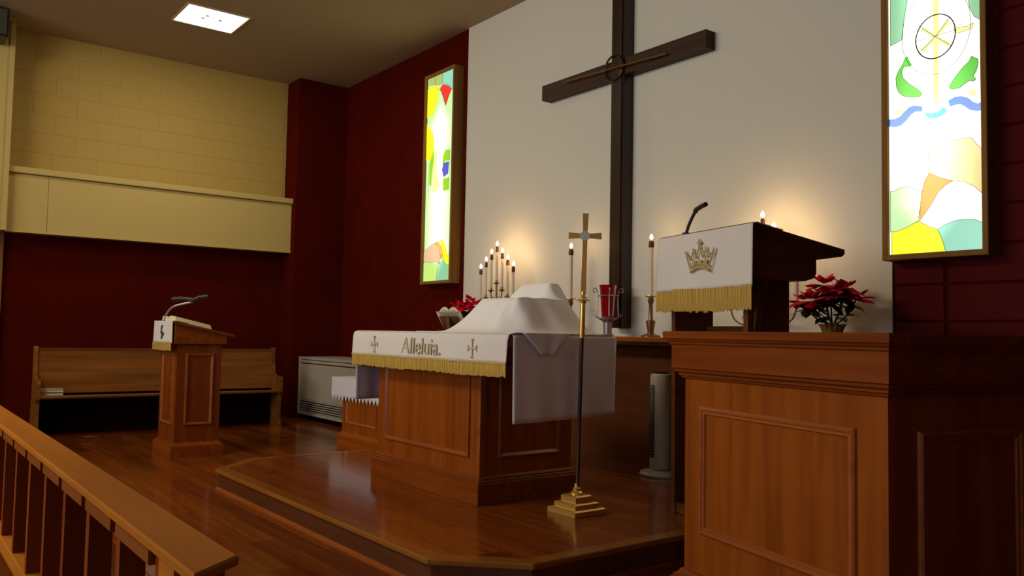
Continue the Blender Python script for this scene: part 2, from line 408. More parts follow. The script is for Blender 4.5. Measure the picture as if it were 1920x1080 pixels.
# ================================================================ STAINED GLASS LIGHT BOXES
def lightbox(name, label, x0, x1, z0, z1, panes, lines, xo, bg):
    r = thing(name, label, 'light box', (xo, 4.875, z0))
    fwd = .034; d = .11
    w_ = x1-x0; h_ = z1-z0; a = x0-xo; b_ = x1-xo
    # local: y negative = towards the nave
    mb = MB(); mb.box(a, a+.012, 0, d, 0, h_); mb.box(b_-.012, b_, 0, d, 0, h_); mb.box(a+.012, b_-.012, 0, d, 0, .012); mb.box(a+.012, b_-.012, 0, d, h_-.012, h_)
    mb.build('case', M['boxwood'], r)
    MB().frame((a, 0, 0), (1, 0, 0), (0, 0, 1), (0, -1, 0), w_, h_, [(0, -.001), (0, .012), (.005, .015), (fwd-.006, .013), (fwd, .008), (fwd, -.02)]).build('frame', M['boxwood'], r)
    MB().box(a+.03, b_-.03, .016, .026, .03, h_-.03).build('glass_panel', GL[bg], r)
    ln = MB()
    for nm, mat, pts in panes:
        pts = [(max(a+fwd, min(b_-fwd, p[0]+r_off)), max(fwd, min(h_-fwd, p[1]))) for p in pts]
        MB().prism(pts, 'y', .010, .016).build('pane', GL[mat], r)
        for i in range(len(pts) if nm not in 'wilmx' else 0):
            p, q = pts[i], pts[(i+1) % len(pts)]
            ln.tube([(p[0], .009, p[1]), (q[0], .009, q[1])], .0013, 5)
        if ln.v: ln.build('lead_line', M['leadm'], r); ln = MB()
    for pts, rad in lines:
        P_ = smooth_path([(p[0]+r_off, .009, p[1]) for p in pts], 5); ln.tube([tuple(v) for v in P_], rad*.6, 5); ln.build('lead_line', M['leadm'], r); ln = MB()
    return r
r_off = 0.0
RP = [
 ('a', 'yellow', [(-.25,.174),(-.212,.176),(-.163,.191),(-.118,.212),(-.082,.224),(-.026,.187),(.026,.166),(.052,.096),(.067,.039),(.07,0),(-.25,0)]),
 ('b', 'cyan', [(.026,.166),(.081,.195),(.14,.21),(.19,.208),(.23,.204),(.275,.181),(.275,0),(.07,0),(.067,.039),(.052,.096)]),
 ('d', 'white', [(-.082,.224),(-.057,.253),(-.01,.317),(.031,.384),(.074,.418),(.113,.438),(.172,.426),(.229,.391),(.277,.342),(.275,.181),(.23,.204),(.19,.208),(.14,.21),(.081,.195),(.026,.166),(-.026,.187)]),
 ('e', 'orange', [(-.082,.224),(-.076,.303),(-.065,.396),(-.049,.458),(-.021,.501),(.047,.463),(.113,.438),(.074,.418),(.031,.384),(-.01,.317),(-.057,.253)]),
 ('f', 'peach', [(-.025,.66),(.055,.661),(.115,.672),(.183,.672),(.218,.669),(.246,.627),(.28,.591),(.277,.342),(.229,.391),(.172,.426),(.113,.438),(.047,.463),(-.021,.501)]),
 ('g', 'pale', [(-.257,.422),(-.234,.419),(-.2,.437),(-.151,.44),(-.065,.396),(-.076,.303),(-.089,.225),(-.118,.212),(-.163,.191),(-.212,.176),(-.258,.174)]),
 ('w', 'blue', [(-.264,.866),(-.231,.862),(-.197,.870),(-.171,.893),(-.141,.916),(-.109,.922),(-.061,.906),(-.064,.876),(-.103,.884),(-.129,.871),(-.161,.839),(-.194,.817),(-.228,.813),(-.264,.824)]),
 ('w', 'lightblue', [(-.047,.868),(-.005,.853),(.032,.855),(.066,.877),(.082,.850),(.053,.827),(.016,.820),(-.025,.829)]),
 ('w', 'blue', [(.090,.908),(.124,.922),(.162,.920),(.199,.902),(.228,.872),(.254,.857),(.283,.866),(.282,.816),(.248,.816),(.209,.830),(.182,.856),(.154,.876),(.126,.876),(.100,.872)]),
 ('h', 'green', [(-.149,1.231),(-.136,1.198),(-.12,1.171),(-.146,1.165),(-.169,1.174),(-.182,1.144),(-.179,1.111),(-.14,1.062),(-.089,1.018),(-.06,.985),(-.076,.967),(-.121,.973),(-.173,.992),(-.2,1.017),(-.216,1.06),(-.219,1.114),(-.199,1.158),(-.172,1.191),(-.165,1.212)]),
 ('h', 'green', [(.223,1.136),(.257,1.111),(.257,1.081),(.245,1.044),(.23,1.02),(.244,1.001),(.233,.989),(.207,.998),(.18,.986),(.154,.968),(.112,.971),(.097,.981),(.11,1.009),(.14,1.046),(.176,1.086),(.208,1.109)]),
 ('i', 'gold', [(.007,1.66),(.041,1.66),(.036,.995),(.029,.902),(.011,.906),(.006,1.002)]),
 ('j', 'gold', [(.125,1.325),(.202,1.315),(.235,1.325),(.225,1.298),(.166,1.290),(.136,1.295)]),
 ('k', 'mint', [(-.25,1.70),(-.12,1.70),(-.153,1.53),(-.17,1.437),(-.178,1.34),(-.251,1.321)]),
 ('k', 'mint', [(.275,1.70),(.15,1.70),(.20,1.53),(.215,1.42),(.24,1.36),(.275,1.33)]),
 ('l', 'gold', [(-.214,.922),(-.174,.907),(-.181,.876),(-.207,.888)]),
 ('l', 'gold', [(.205,.935),(.235,.95),(.245,.915),(.215,.905)]),
 ('m', 'mint', [(-.25,2.02),(-.02,2.06),(.10,2.16),(.0,2.33),(-.25,2.33)]),
 ('n', 'yellow', [(.10,2.16),(-.02,2.06),(.12,1.92),(.275,1.95),(.275,2.33),(.0,2.33)]),
]
def circ(cx, cz, rx, rz, n=20): return [(cx+rx*math.cos(2*PI*k/n), cz+rz*math.sin(2*PI*k/n)) for k in range(n+1)]
for a_ in (38, 142, 218, 322):
    a_ = math.radians(a_); c_, s_ = math.cos(a_), math.sin(a_)
    RP.append(('w', 'gold', [(.021+.02*c_+.010*s_, 1.305+.02*s_-.010*c_), (.021+.10*c_+.014*s_, 1.305+.115*s_-.014*c_), (.021+.10*c_-.014*s_, 1.305+.115*s_+.014*c_), (.021+.02*c_-.010*s_, 1.305+.02*s_+.010*c_)]))
RLN = [(circ(.021, 1.305, .115, .130), .007), (circ(.021, 1.34, .20, .26), .0025),
       ([(-.09, 1.22), (.02, 1.305), (.11, 1.40)], .003), ([(.12, 1.22), (.02, 1.305), (-.08, 1.40)], .003), ([(-.095, 1.305), (.14, 1.31)], .003)]
lightbox('stained_glass_light_box', 'large lit stained glass panel with green fish and blue wave, right of the white wall', -2.655, -2.045, 1.615, 4.02, RP, RLN, -2.355, 'white')
LP_ = [
 ('a', 'limegrey', [(-.27,2.329),(.037,2.332),(.031,2.22),(-.033,2.205),(-.112,2.235),(-.27,2.25)]),
 ('a', 'cyan', [(.037,2.332),(.28,2.327),(.28,2.099),(.217,2.112),(.141,2.165),(.032,2.202)]),
 ('a', 'red', [(-.01,2.163),(.022,2.192),(.087,2.195),(.162,2.176),(.217,2.112),(.167,2.053),(.106,1.953),(.049,2.067)]),
 ('a', 'yellow', [(-.27,2.215),(-.111,2.222),(-.032,2.174),(-.07,2.033),(-.153,1.899),(-.27,1.88)]),
 ('x', 'leaf', [(.128,1.461),(.213,1.447),(.207,1.332),(.123,1.333),(.071,1.294),(.077,1.399)]),
 ('x', 'purple', [(.091,1.32),(.197,1.321),(.182,1.19),(.098,1.161),(.062,1.248)]),
 ('x', 'leaf', [(.088,1.145),(.205,1.146),(.21,1.012),(.094,1.009)]),
 ('x', 'leaf', [(-.166,1.45),(-.112,1.489),(-.105,1.377),(-.142,1.203),(-.161,1.089),(-.196,1.123),(-.195,1.334)]),
 ('x', 'gold', [(-.112,1.489),(-.046,1.478),(-.058,1.254),(.015,1.096),(-.026,1.024),(-.136,1.026),(-.142,1.203),(-.105,1.377)]),
 ('x', 'yellow', [(-.27,1.811),(-.143,1.686),(-.113,1.501),(-.175,1.391),(-.27,1.40)]),
 ('a', 'tan', [(-.27,.367),(-.131,.431),(-.034,.459),(.045,.389),(.082,.288),(.053,.214),(-.057,.237),(-.27,.259)]),
 ('a', 'orange', [(-.033,.453),(.031,.466),(.111,.355),(.126,.267),(.083,.276),(.045,.389)]),
 ('a', 'yellow', [(.063,.487),(.117,.459),(.219,.291),(.281,.315),(.275,.19),(.191,.206),(.126,.267)]),
 ('a', 'lime', [(-.27,.247),(-.123,.241),(.021,.204),(-.003,.024),(-.27,.033)]),
 ('a', 'mint', [(.021,.204),(.136,.261),(.275,.19),(.272,.025),(-.003,.024)]),
]
LLN = [([(-.12, 2.33), (-.10, 2.2), (0, 2.14)], .003), ([(.13, 1.5), (.20, 1.46), (.22, 1.3), (.2, 1.1)], .003), ([(-.19, 1.45), (-.21, 1.2), (-.19, .95)], .003)]
lightbox('stained_glass_light_box', 'narrow looking lit stained glass panel with grapes and wheat on the maroon wall', -8.045, -7.435, 1.66, 4.02, LP_, LLN, -7.74, 'pale')

# ================================================================ ALTAR
alt = thing('altar', 'panelled wooden altar draped in white cloth on the step platform', 'altar', (-4.58, 3.18, ST))
ax0, ax1, ay0, ay1 = -5.19, -3.97, 2.83, 3.53
MB().skirt(ax0, ax1, ay0, ay1, [(.03, ST), (.03, .262), (.022, .268), (.022, .276), (.012, .284), (.012, .292), (0, .305)]).build('base', M['woodx'], alt, world=True)
MB().box(ax0, ax1, ay0, ay1, .30, 1.06).build('body', M['wood'], alt, world=True)
pr = [(0, 0), (.004, .012), (.012, .014), (.02, .008), (.028, .002), (.028, -.001)]
mb = MB().frame((ax0+.10, ay0, .40), (1, 0, 0), (0, 0, 1), (0, -1, 0), ax1-ax0-.20, .55, pr); mb.build('panel_moulding', M['trimwood'], alt, world=True)
mb = MB().frame((ax1, ay0+.13, .40), (0, 1, 0), (0, 0, 1), (1, 0, 0), ay1-ay0-.23, .55, pr); mb.build('panel_moulding', M['trimwood'], alt, world=True)
MB().box(ax1-.03, ax1+.004, ay0-.004, ay0+.03, .305, 1.06).build('corner_bead', M['trimwood'], alt, world=True)
mx0, mx1, my0, my1, mz = -5.33, -3.55, 2.71, 3.50, 1.128
MB().box(mx0, mx1, my0, my1, 1.06, mz, .01).build('table_top', M['woodx'], alt, world=True)

def fringe(mb, p0, p1, z, L, n, out):
    """strands hanging from the line p0-p1"""
    for i in range(n):
        t = (i+.5)/n; x = p0[0]+(p1[0]-p0[0])*t; y = p0[1]+(p1[1]-p0[1])*t
        dx, dy = (p1[0]-p0[0])/n*.46, (p1[1]-p0[1])/n*.46; l = L*(1+random.uniform(-.05, .06)); j = random.uniform(-.002, .002)
        zt, zb = z(t), z(t)-l
        vs = [(x-dx+out[0]*j, y-dy+out[1]*j, zt), (x+dx+out[0]*j, y+dy+out[1]*j, zt), (x+dx*.8, y+dy*.8, zb), (x-dx*.8, y-dy*.8, zb)]
        vs += [(a-out[0]*.004, b_-out[1]*.004, c) for a, b_, c in vs]
        mb.add(vs, [(0, 1, 2, 3), (7, 6, 5, 4), (0, 4, 5, 1), (1, 5, 6, 2), (2, 6, 7, 3), (3, 7, 4, 0)])
# front frontal: white band over the front edge with gold fringe
fr = thing('altar_frontal', 'white frontal with gold lettering, crosses and gold fringe over the altar front', 'altar cloth', (-4.44, 2.70, mz+.004))
YF = my0-.012
def ff(u, v):
    x = -5.335+1.79*u; s_ = v*.42
    if s_ < .22: return (x, 2.94-s_, mz+.006)
    if s_ < .25: a = (s_-.22)/.03*PI/2; return (x, 2.72-.02*math.sin(a)+0, mz+.006-.02*(1-math.cos(a)))
    q = (s_-.25)/.17
    wv = .004*math.sin(x*9)*q+.003*math.sin(x*23+1)*q
    return (x+(.014 if u > .99 else 0)*-q+(-.012*q if u < .01 else 0), YF-.002-wv, mz-.014-q*.148)
MB().grid(ff, 70, 14).build('linen_band', M['cloth'], fr, world=True, smooth=True, thick=.003)
mb = MB(); fringe(mb, (-5.345, YF-.004), (-3.56, YF-.004), lambda t: .972+.003*math.sin(t*14), .076, 150, (0, -1)); mb.build('fringe', M['gold'], fr, world=True, stuff=True, label='gold fringe')
MB().box(-5.345, -3.56, YF-.008, YF-.003, .966, .978).build('braid', M['goldthread'], fr, world=True)
def motif_cross(mb, x, z, s_, y):
    mb.box(x-.003, x+.003, y-.004, y, z-s_*1.2, z+s_*1.2); mb.box(x-s_, x+s_, y-.004, y, z-.003, z+.003)
    for dx, dz in ((s_, 0), (-s_, 0), (0, s_*1.2), (0, -s_*1.2)):
        for k in (-1, 1):
            if dx: mb.tube([(x+dx*.7, y-.002, z), (x+dx, y-.002, z+k*.016)], .003, 5)
            else: mb.tube([(x, y-.002, z+dz*.75), (x+k*.013, y-.002, z+dz)], .003, 5)
    mb.ball((x, y-.002, z), .011, .003, .011, 8, 5)
for x in (-5.02, -3.87): mb = MB(); motif_cross(mb, x, 1.045, .045, YF-.006); mb.build('cross_motif', M['thread2'], fr, world=True)
def lettering(txt, name, mat, parent, loc, size, rz, shear=0):
    c = bpy.data.curves.new('txt', 'FONT'); c.body = txt; c.size = size; c.align_x = 'CENTER'; c.align_y = 'CENTER'; c.extrude = .002; c.shear = shear; c.resolution_u = 3; c.offset = .0
    o = bpy.data.objects.new('txt', c); C.objects.link(o)
    dg = bpy.context.evaluated_depsgraph_get(); me = bpy.data.meshes.new_from_object(o.evaluated_get(dg))
    C.objects.unlink(o); bpy.data.objects.remove(o); me.materials.clear(); me.materials.append(mat)
    mt = Matrix.Translation(loc) @ Matrix.Rotation(rz, 4, 'Z') @ Matrix.Rotation(PI/2, 4, 'X')
    r = parent; inv = Matrix.LocRotScale(r.location, r.rotation_euler, None).inverted()
    me.transform(inv @ mt); q = bpy.data.objects.new(name, me); C.objects.link(q); q.parent = parent
    return q
lettering('Alleluia.', 'lettering', M['thread2'], fr, (-4.43, YF-.008, 1.040), .145, 0, .12)

# big white altar cloth, hanging at both ends
ac = thing('altar_cloth', 'plain white linen cloth hanging deep over both ends of the altar', 'altar cloth', (-4.44, 3.1, mz+.002))
def acf(side):
    def fn(u, v):
        y = 2.725+.765*u
        s_ = v*(.46+.06)
        if s_ < .04: return ((mx1-.04+s_ if side > 0 else mx0+.04-s_), y, mz+.003)
        if s_ < .06: a = (s_-.04)/.02*PI/2; q = .012*math.sin(a); return ((mx1+q if side > 0 else mx0-q), y, mz+.003-.012*(1-math.cos(a)))
        q = (s_-.06)/.46
        wv = .006*math.sin(y*16)*q+.004*math.sin(y*37+1)*q
        zz = mz-.009-q*.455-(.012*q*math.cos(u*2.2))
        return ((mx1+.013+wv if side > 0 else mx0-.013-wv), y+(-.005*q if u > .9 else .004*q), zz)
    return fn
MB().grid(acf(1), 40, 16).build('right_end_drop', M['lit_cloth'], ac, world=True, smooth=True, thick=.003)
MB().grid(acf(-1), 40, 16).build('left_end_drop', M['bluelit_cloth'], ac, world=True, smooth=True, thick=.003)
MB().box(mx0+.03, mx1-.03, 2.95, 3.49, mz+.001, mz+.004).build('top_sheet', M['cloth'], ac, world=True)

# communion set heaped under white veils
hp = thing('draped_veil', 'white cloth draped in folds over communion vessels on the altar', 'cloth', (-4.1, 3.1, mz+.006))
def hgt(x, y):
    def bump(x0, x1, y0, y1, h, RL, RR, RF, RB, p=1.7):
        dx = (x0-x)/RL if x < x0 else ((x-x1)/RR if x > x1 else 0)
        dy = (y0-y)/RF if y < y0 else ((y-y1)/RB if y > y1 else 0)
        d = math.sqrt(dx*dx+dy*dy)
        return h*max(0, 1-d)**p if d < 1 else 0
    a = bump(-4.17, -3.82, 2.97, 3.34, .205, .36, .22, .20, .16, 1.6)
    b_ = bump(-4.24, -3.97, 3.33, 3.41, .310, .50, .25, .17, .085, 1.1)
    c = bump(-3.84, -3.80, 3.05, 3.25, .14, .2, .2, .2, .2, 1.3)
    z = (a**8+b_**8+c**8)**.125
    ang = math.atan2(y-3.1, x+4.0)
    z += .008*math.sin(ang*9+2*x)*min(1, z/.08)*max(0, 1-z/.24)*(2.6 if x > -3.9 else .5) if z > 0 else 0
    return z
def hpf(u, v):
    x = -4.56+u*1.02; y = 2.74+v*.74
    return (x, y, mz+.008+max(0, hgt(x, y)))
MB().grid(hpf, 76, 56).build('veil', M['lit_cloth'], hp, world=True, smooth=True, thick=.003)
# a corner of the veil falls over the front right edge
def cf(u, v):
    t = v; w0 = .34*(1-t*.8)
    y = 2.93+.02*t+w0*1.25*(u-.45); q = t*.135
    if q < .03: return (mx1-.02+q+.02*min(1, t*4)*0, y, mz+.012)
    return (mx1+.024+.008*math.sin(u*9), y, mz+.012-(q-.03)*1.15)
MB().grid(cf, 16, 12).build('hanging_corner', M['lit_cloth'], hp, world=True, smooth=True, thick=.003)

# missal on its stand, left rear of the altar
ms = thing('missal_stand', 'small dark wooden book stand at the left rear of the altar', 'book stand', (-4.98, 3.28, mz+.005), math.radians(205))
ms.scale = (.62, .62, .75)
MB().box(-.13, .13, -.07, .09, 0, .02, .003).build('base', M['desk'], ms)
mb = MB(); mb.prism([(-.07, .02), (-.04, .02), (.09, .15), (.07, .15)], 'x', -.12, .12); mb.build('rest', M['desk'], ms)
mb = MB(); mb.prism([(.05, .02), (.07, .02), (.085, .14), (.07, .14)], 'x', -.02, .02); mb.build('prop', M['desk'], ms)
mi = thing('open_missal', 'open book with curved cream pages on the altar book stand', 'book', (-4.98, 3.28, mz+.045), math.radians(205))
mi.scale = (.62, .62, .75)
def pg(sgn):
    def fn(u, v):
        return (sgn*(.005+.15*u), -.085+.15*v, -.0+.148*v*.95+.035*math.sin(min(1, u*1.25)*PI)*.9+.006+(.012 if u < .9 else 0)-(.02*u))
    return fn
MB().grid(pg(-1), 10, 4).build('page', M['paper'], mi, smooth=True, thick=.012)
MB().grid(pg(1), 10, 4).build('page', M['paper'], mi, smooth=True, thick=.012)
MB().add([(-.165, -.09, -.006), (.165, -.09, -.006), (.165, .08, .14), (-.165, .08, .14)], [(0, 1, 2, 3)]).build('cover', M['booktone'], mi, thick=.004)

# ================================================================ CANDLES
def candle(x, y, zb, zflame, r, label, group, lampw=.9):
    """candle with brass follower and flame; zb = bottom of the wax, zflame = centre of flame"""
    c = thing('candle', label, 'candle', (x, y, zb), 0, group)
    top = zflame-zb
    MB().lathe(0, 0, [(r*.95, 0), (r, .01), (r*.92, top-.075)], 12).build('wax', M['wax'], c, smooth=True)
    MB().lathe(0, 0, [(r*1.15, top-.078), (r*1.25, top-.07), (r*1.2, top-.035), (r*.7, top-.025), (r*.2, top-.018)], 12).build('follower', M['follower'], c, smooth=True)
    MB().lathe(0, 0, [(.002, top-.02), (.011, top-.010), (.0145, top), (.010, top+.014), (.002, top+.028)], 10).build('flame', M['flame'], c, smooth=True)
    l = bpy.data.lights.new('candle_flame_light', 'POINT'); l.energy = lampw; l.color = (1, .58, .22); l.shadow_soft_size = .02
    o = bpy.data.objects.new('candle_flame_light', l); C.objects.link(o); o.parent = c; o.location = (0, 0, top+.045)
    return c
ords = ['first', 'second', 'third', 'middle tallest', 'fifth', 'sixth', 'seventh']
def candelabrum(cx, cy, side, label, drop=0):
    r = thing('candelabrum', label, 'candelabrum', (cx, cy, 1.126))
    MB().lathe(0, 0, [(.085, 0), (.085, .012), (.06, .03), (.03, .05), (.018, .075), (.03, .10), (.014, .13), (.012, .25), (.024, .275), (.012, .30), (.010, .48)], 18).build('stem', M['brassdark'], r, smooth=True)
    dxs = (-.262, -.175, -.088, 0, .088, .175, .262); dz = [q-drop-abs(i-3)*drop*.5 for i, q in enumerate((.285, .352, .42, .49, .42, .352, .285))]
    for k in range(7):
        if k != 3:
            s_ = 1 if dxs[k] > 0 else -1; X = abs(dxs[k])
            pts = smooth_path([(0, 0, dz[k]-.10), (s_*X*.45, 0, dz[k]-.13), (s_*X*.85, 0, dz[k]-.09), (s_*X, 0, dz[k]-.015)], 6)
            MB().tube([tuple(p) for p in pts], .006, 7).build('arm', M['brassdark'], r, smooth=True)
            cpts = [(s_*X*(.55)+.022*math.cos(a)*s_, 0, dz[k]-.085+.022*math.sin(a)) for a in [i*.55 for i in range(10)]]
            MB().tube(cpts, .004, 6).build('scroll', M['brassdark'], r, smooth=True)
        MB().lathe(dxs[k], 0, [(.006, dz[k]-.02), (.014, dz[k]-.012), (.030, dz[k]), (.030, dz[k]+.004), (.013, dz[k]+.006), (.013, dz[k]+.028)], 14).build('cup', M['brassdark'], r, smooth=True)
        lb = f'{ords[k]} lit candle from the left in the candelabrum {side}'
        candle(cx+dxs[k], cy, 1.126+dz[k]+.007, 1.126+dz[k]+.375, .0130, lb, 'candles of the candelabrum '+side, .55)
candelabrum(-6.46, 4.76, 'left behind the altar', 'seven-armed brass candelabrum left behind the draped altar')
candelabrum(-3.44, 4.76, 'behind the reading desk', 'seven-armed brass candelabrum mostly hidden behind the crown cloth reading desk', .027)
def candlestick(x, y, label, clabel):
    r = thing('candlestick', label, 'candlestick', (x, y, 1.126))
    MB().lathe(0, 0, [(.075, 0), (.075, .008), (.055, .018), (.030, .024), (.030, .03)], 20).build('foot', M['brassdark'], r, smooth=True)
    MB().lathe(0, 0, [(.022, .03), (.036, .115), (.036, .125), (.020, .13), (.017, .15), (.015, .25), (.020, .262), (.026, .285), (.018, .30)], 18).build('stem', M['brassdark'], r, smooth=True)
    MB().lathe(0, 0, [(.018, .298), (.048, .312), (.048, .316), (.016, .318), (.016, .35)], 20).build('drip_pan', M['brass'], r, smooth=True)
    candle(x, y, 1.126+.319, 1.892, .0175, clabel, 'tall altar candles')
candlestick(-4.445, 4.75, 'tall brass candlestick right of the dark wall cross', 'tall lit candle on the brass candlestick right of the wall cross')
candlestick(-5.375, 4.75, 'brass candlestick left of the wall cross, lower half behind the veil', 'tall lit candle just left of the brass processional cross')

# sanctuary lamp
sl = thing('sanctuary_lamp', 'ruby red glass lamp in a scrolled brass holder before the wall cross', 'lamp', (-4.885, 4.72, 1.126))
MB().lathe(0, 0, [(.045, 0), (.045, .012), (.034, .02), (.036, .11), (.05, .125), (.075, .135), (.078, .145), (.05, .15)], 20).build('stem', M['greymetal'], sl, smooth=True)
mb = MB()
for a in (0.92, 0.92+PI/2, 0.92+PI, 0.92+PI*1.5):
    ca, sa = math.cos(a), math.sin(a)
    pts = [(.075, .145), (.085, .17), (.080, .25), (.083, .33), (.092, .375), (.112, .385), (.122, .368), (.112, .35), (.100, .358)]
    mb.tube([tuple(p) for p in smooth_path([(q*ca, q*sa, z) for q, z in pts], 4)], .0045, 6)
    pts = [(.06, .145), (.09, .150), (.105, .165), (.098, .18)]
    mb.tube([tuple(p) for p in smooth_path([(q*ca, q*sa, z) for q, z in pts], 4)], .004, 6)
mb.tube([(.082*math.cos(k*PI/12), .082*math.sin(k*PI/12), .325) for k in range(25)], .004, 6)
mb.build('bracket', M['greymetal'], sl, smooth=True)
MB().lathe(0, 0, [(.045, .151), (.050, .156), (.060, .30), (.072, .41), (.075, .412), (.071, .408), (.058, .30), (.047, .165)], 24).build('glass', M['ruby'], sl, smooth=True)

# ================================================================ POINSETTIAS
def leafmesh(name, mat, L, Wd, fold=.25, lobes=False):
    prof = [(0, .0), (.12, .18), (.35, .5), (.5, .46 if lobes else .5), (.62, .52 if lobes else .42), (.8, .24), (1, 0)]
    vs = []; fs = []
    for t, w_ in prof:
        z = .25*math.sin(t*2.6)*L*.5; vs += [(t*L, -w_*Wd, z-w_*fold*Wd), (t*L, 0, z), (t*L, w_*Wd, z-w_*fold*Wd)]
    for i in range(len(prof)-1):
        a = 3*i; fs += [(a, a+3, a+4, a+1), (a+1, a+4, a+5, a+2)]
    me = bpy.data.meshes.new(name); me.from_pydata(vs, [], fs); me.materials.append(mat)
    me.polygons.foreach_set('use_smooth', [True]*len(me.polygons)); return me
bract_me = leafmesh('bract', M['red_bract'], .140, .088, .3, True); leaf_me = leafmesh('leaf', M['green_leaf'], .16, .075, .2)
def poinsettia(x, y, label, heads, seed):
    rnd = random.Random(seed)
    r = thing('poinsettia', label, 'plant', (x, y, 1.126))
    mb = MB(); nf = 28; vs = []
    prof = [(.048, 0), (.058, .05), (.068, .085), (.078, .10)]
    for j, (q, z) in enumerate(prof):
        for k in range(nf): a = 2*PI*k/nf; rr = q*(1+.09*(j/3)*(1 if k % 2 else -1)); vs.append((rr*math.cos(a), rr*math.sin(a), z))
    mb.add(vs, [(j*nf+k, j*nf+(k+1) % nf, (j+1)*nf+(k+1) % nf, (j+1)*nf+k) for j in range(3) for k in range(nf)]+[tuple(range(nf))[::-1]])
    mb.build('foil_pot', M['foil'], r, thick=.002)
    MB().lathe(0, 0, [(.05, .05), (.06, .08), (.001, .085)], 16).build('soil', M['subfloor'], r)
    def put(me, p, az, el, sc, roll=0):
        o = bpy.data.objects.new(me.name.split('.')[0], me); C.objects.link(o); o.parent = r; o.location = p
        o.rotation_euler = (roll, -el, az); o.scale = (sc, sc, sc)
    st = MB()
    for (hx, hy, hz) in heads:
        st.tube([tuple(p) for p in smooth_path([(hx*.15, hy*.15, .10), (hx*.6, hy*.6, hz*.6), (hx, hy, hz)], 4)], .005, 6)
        n = 6
        for k in range(n): put(bract_me, (hx, hy, hz), k*2*PI/n+rnd.uniform(-.2, .2), rnd.uniform(-.55, -.05), rnd.uniform(.85, 1.05), rnd.uniform(-.3, .3))
        for k in range(5): put(bract_me, (hx, hy, hz+.012), k*2*PI/5+rnd.uniform(-.3, .3), rnd.uniform(.35, .8), rnd.uniform(.5, .75))
        mb = MB()
        for k in range(4): a = k*PI/2; mb.ball((hx+.009*math.cos(a), hy+.009*math.sin(a), hz+.024), .007, .007, .009, 6, 4)
        mb.build('floret', M['seed'], r)
        for k in range(5): put(leaf_me, (hx*.8, hy*.8, hz-.04), k*2*PI/5+rnd.uniform(-.4, .4), rnd.uniform(-.8, -.3), rnd.uniform(.65, .85))
    for k in range(8): put(leaf_me, (.05*math.cos(k*.8), .05*math.sin(k*.8), .15), k*.785+rnd.uniform(-.2, .2), rnd.uniform(-.5, .1), rnd.uniform(.85, 1.1))
    st.build('stems', M['green_leaf'], r)
poinsettia(-2.90, 4.72, 'red poinsettia in a gold foil pot at the right end of the shelf', [(-.04, -.03, .34), (-.17, -.05, .24), (.12, -.05, .31), (.03, .07, .30), (-.09, .06, .28), (.05, -.10, .27), (-.07, -.12, .24), (.14, .04, .26)], 3)
poinsettia(-6.93, 4.72, 'red poinsettia on the shelf at the foot of the left candelabrum', [(.10, 0, .31), (-.08, -.04, .25), (.0, .07, .27), (.02, -.09, .24), (.18, .02, .27), (.12, -.10, .26)], 5)

# ================================================================ PROCESSIONAL CROSS
pc = thing('processional_cross', 'slender polished brass cross on a long staff with stepped square base', 'cross', (-3.51, 3.17, ST))
mb = MB()
h = 0
for hs, z0, z1 in ((.115, 0, .028), (.088, .034, .058), (.062, .064, .095)):
    mb.skirt(-hs, hs, -hs, hs, [(0, z0), (0, z1), (-.012, z1+.006)])
mb.build('base', M['brass'], pc)
MB().lathe(0, 0, [(.034, .10), (.036, .112), (.022, .122), (.024, .135), (.014, .14), (.013, .16)], 18).build('collar', M['brass'], pc, smooth=True)
tilt = Vector((.028, .012, 0))
def pp(z, dx=0, dy=0):
    q = tilt*(z/1.65); return Vector((q.x+dx, q.y+dy, z))
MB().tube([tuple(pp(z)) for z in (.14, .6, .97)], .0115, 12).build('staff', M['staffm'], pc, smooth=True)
MB().tube([tuple(pp(z)) for z in (.97, 1.18)], .0155, 12).build('upper_staff', M['brass'], pc, smooth=True)
mb = MB(); k0 = pp(1.185)
for rr, za, zb in ((.02, 1.165, 1.175), (.042, 1.178, 1.186), (.024, 1.19, 1.205), (.014, 1.205, 1.23)): mb.lathe(k0.x, k0.y, [(rr*.8, za), (rr, (za+zb)/2), (rr*.8, zb)], 16)
mb.build('knop', M['brass'], pc, smooth=True)
cxv = Vector((math.cos(YAW), math.sin(YAW), 0)); cyv = Vector((-math.sin(YAW), math.cos(YAW), 0))
def slab(mb, a, b_, w0, w1, th, axis):
    """tapered flat bar from a to b"""
    wv = cxv if axis == 'z' else Vector((0, 0, 1)); vs = []
    for P_, w_ in ((a, w0), (b_, w1)):
        for sx, sy in ((-1, -1), (1, -1), (1, 1), (-1, 1)): vs.append(P_+wv*sx*w_/2+cyv*sy*th/2)
    mb.add(vs, [(3, 2, 1, 0), (4, 5, 6, 7), (0, 1, 5, 4), (1, 2, 6, 5), (2, 3, 7, 6), (3, 0, 4, 7)])
mb = MB(); slab(mb, pp(1.215), pp(1.545), .030, .026, .014, 'z'); slab(mb, pp(1.545), pp(1.672), .024, .034, .014, 'z'); mb.build('cross_upright', M['brass'], pc)
mb = MB(); cc = pp(1.545); slab(mb, cc-cxv*.012, cc-cxv*.093, .024, .036, .013, 'x'); slab(mb, cc+cxv*.012, cc+cxv*.093, .024, .036, .013, 'x'); mb.build('cross_arms', M['brass'], pc)
mb = MB(); R_ = Matrix.Rotation(YAW, 4, 'Z')
vs = []; 
for rr, yy in ((.027, -.012), (.027, .010)):
    for k in range(18): a = 2*PI*k/18; vs.append(cc+cxv*rr*math.cos(a)+Vector((0, 0, rr*math.sin(a)))+cyv*yy)
mb.add(vs, [(k, (k+1) % 18, (k+1) % 18+18, k+18) for k in range(18)]+[tuple(range(18)), tuple(range(35, 17, -1))]); mb.build('medallion', M['silver'], pc, label='round silver medallion')

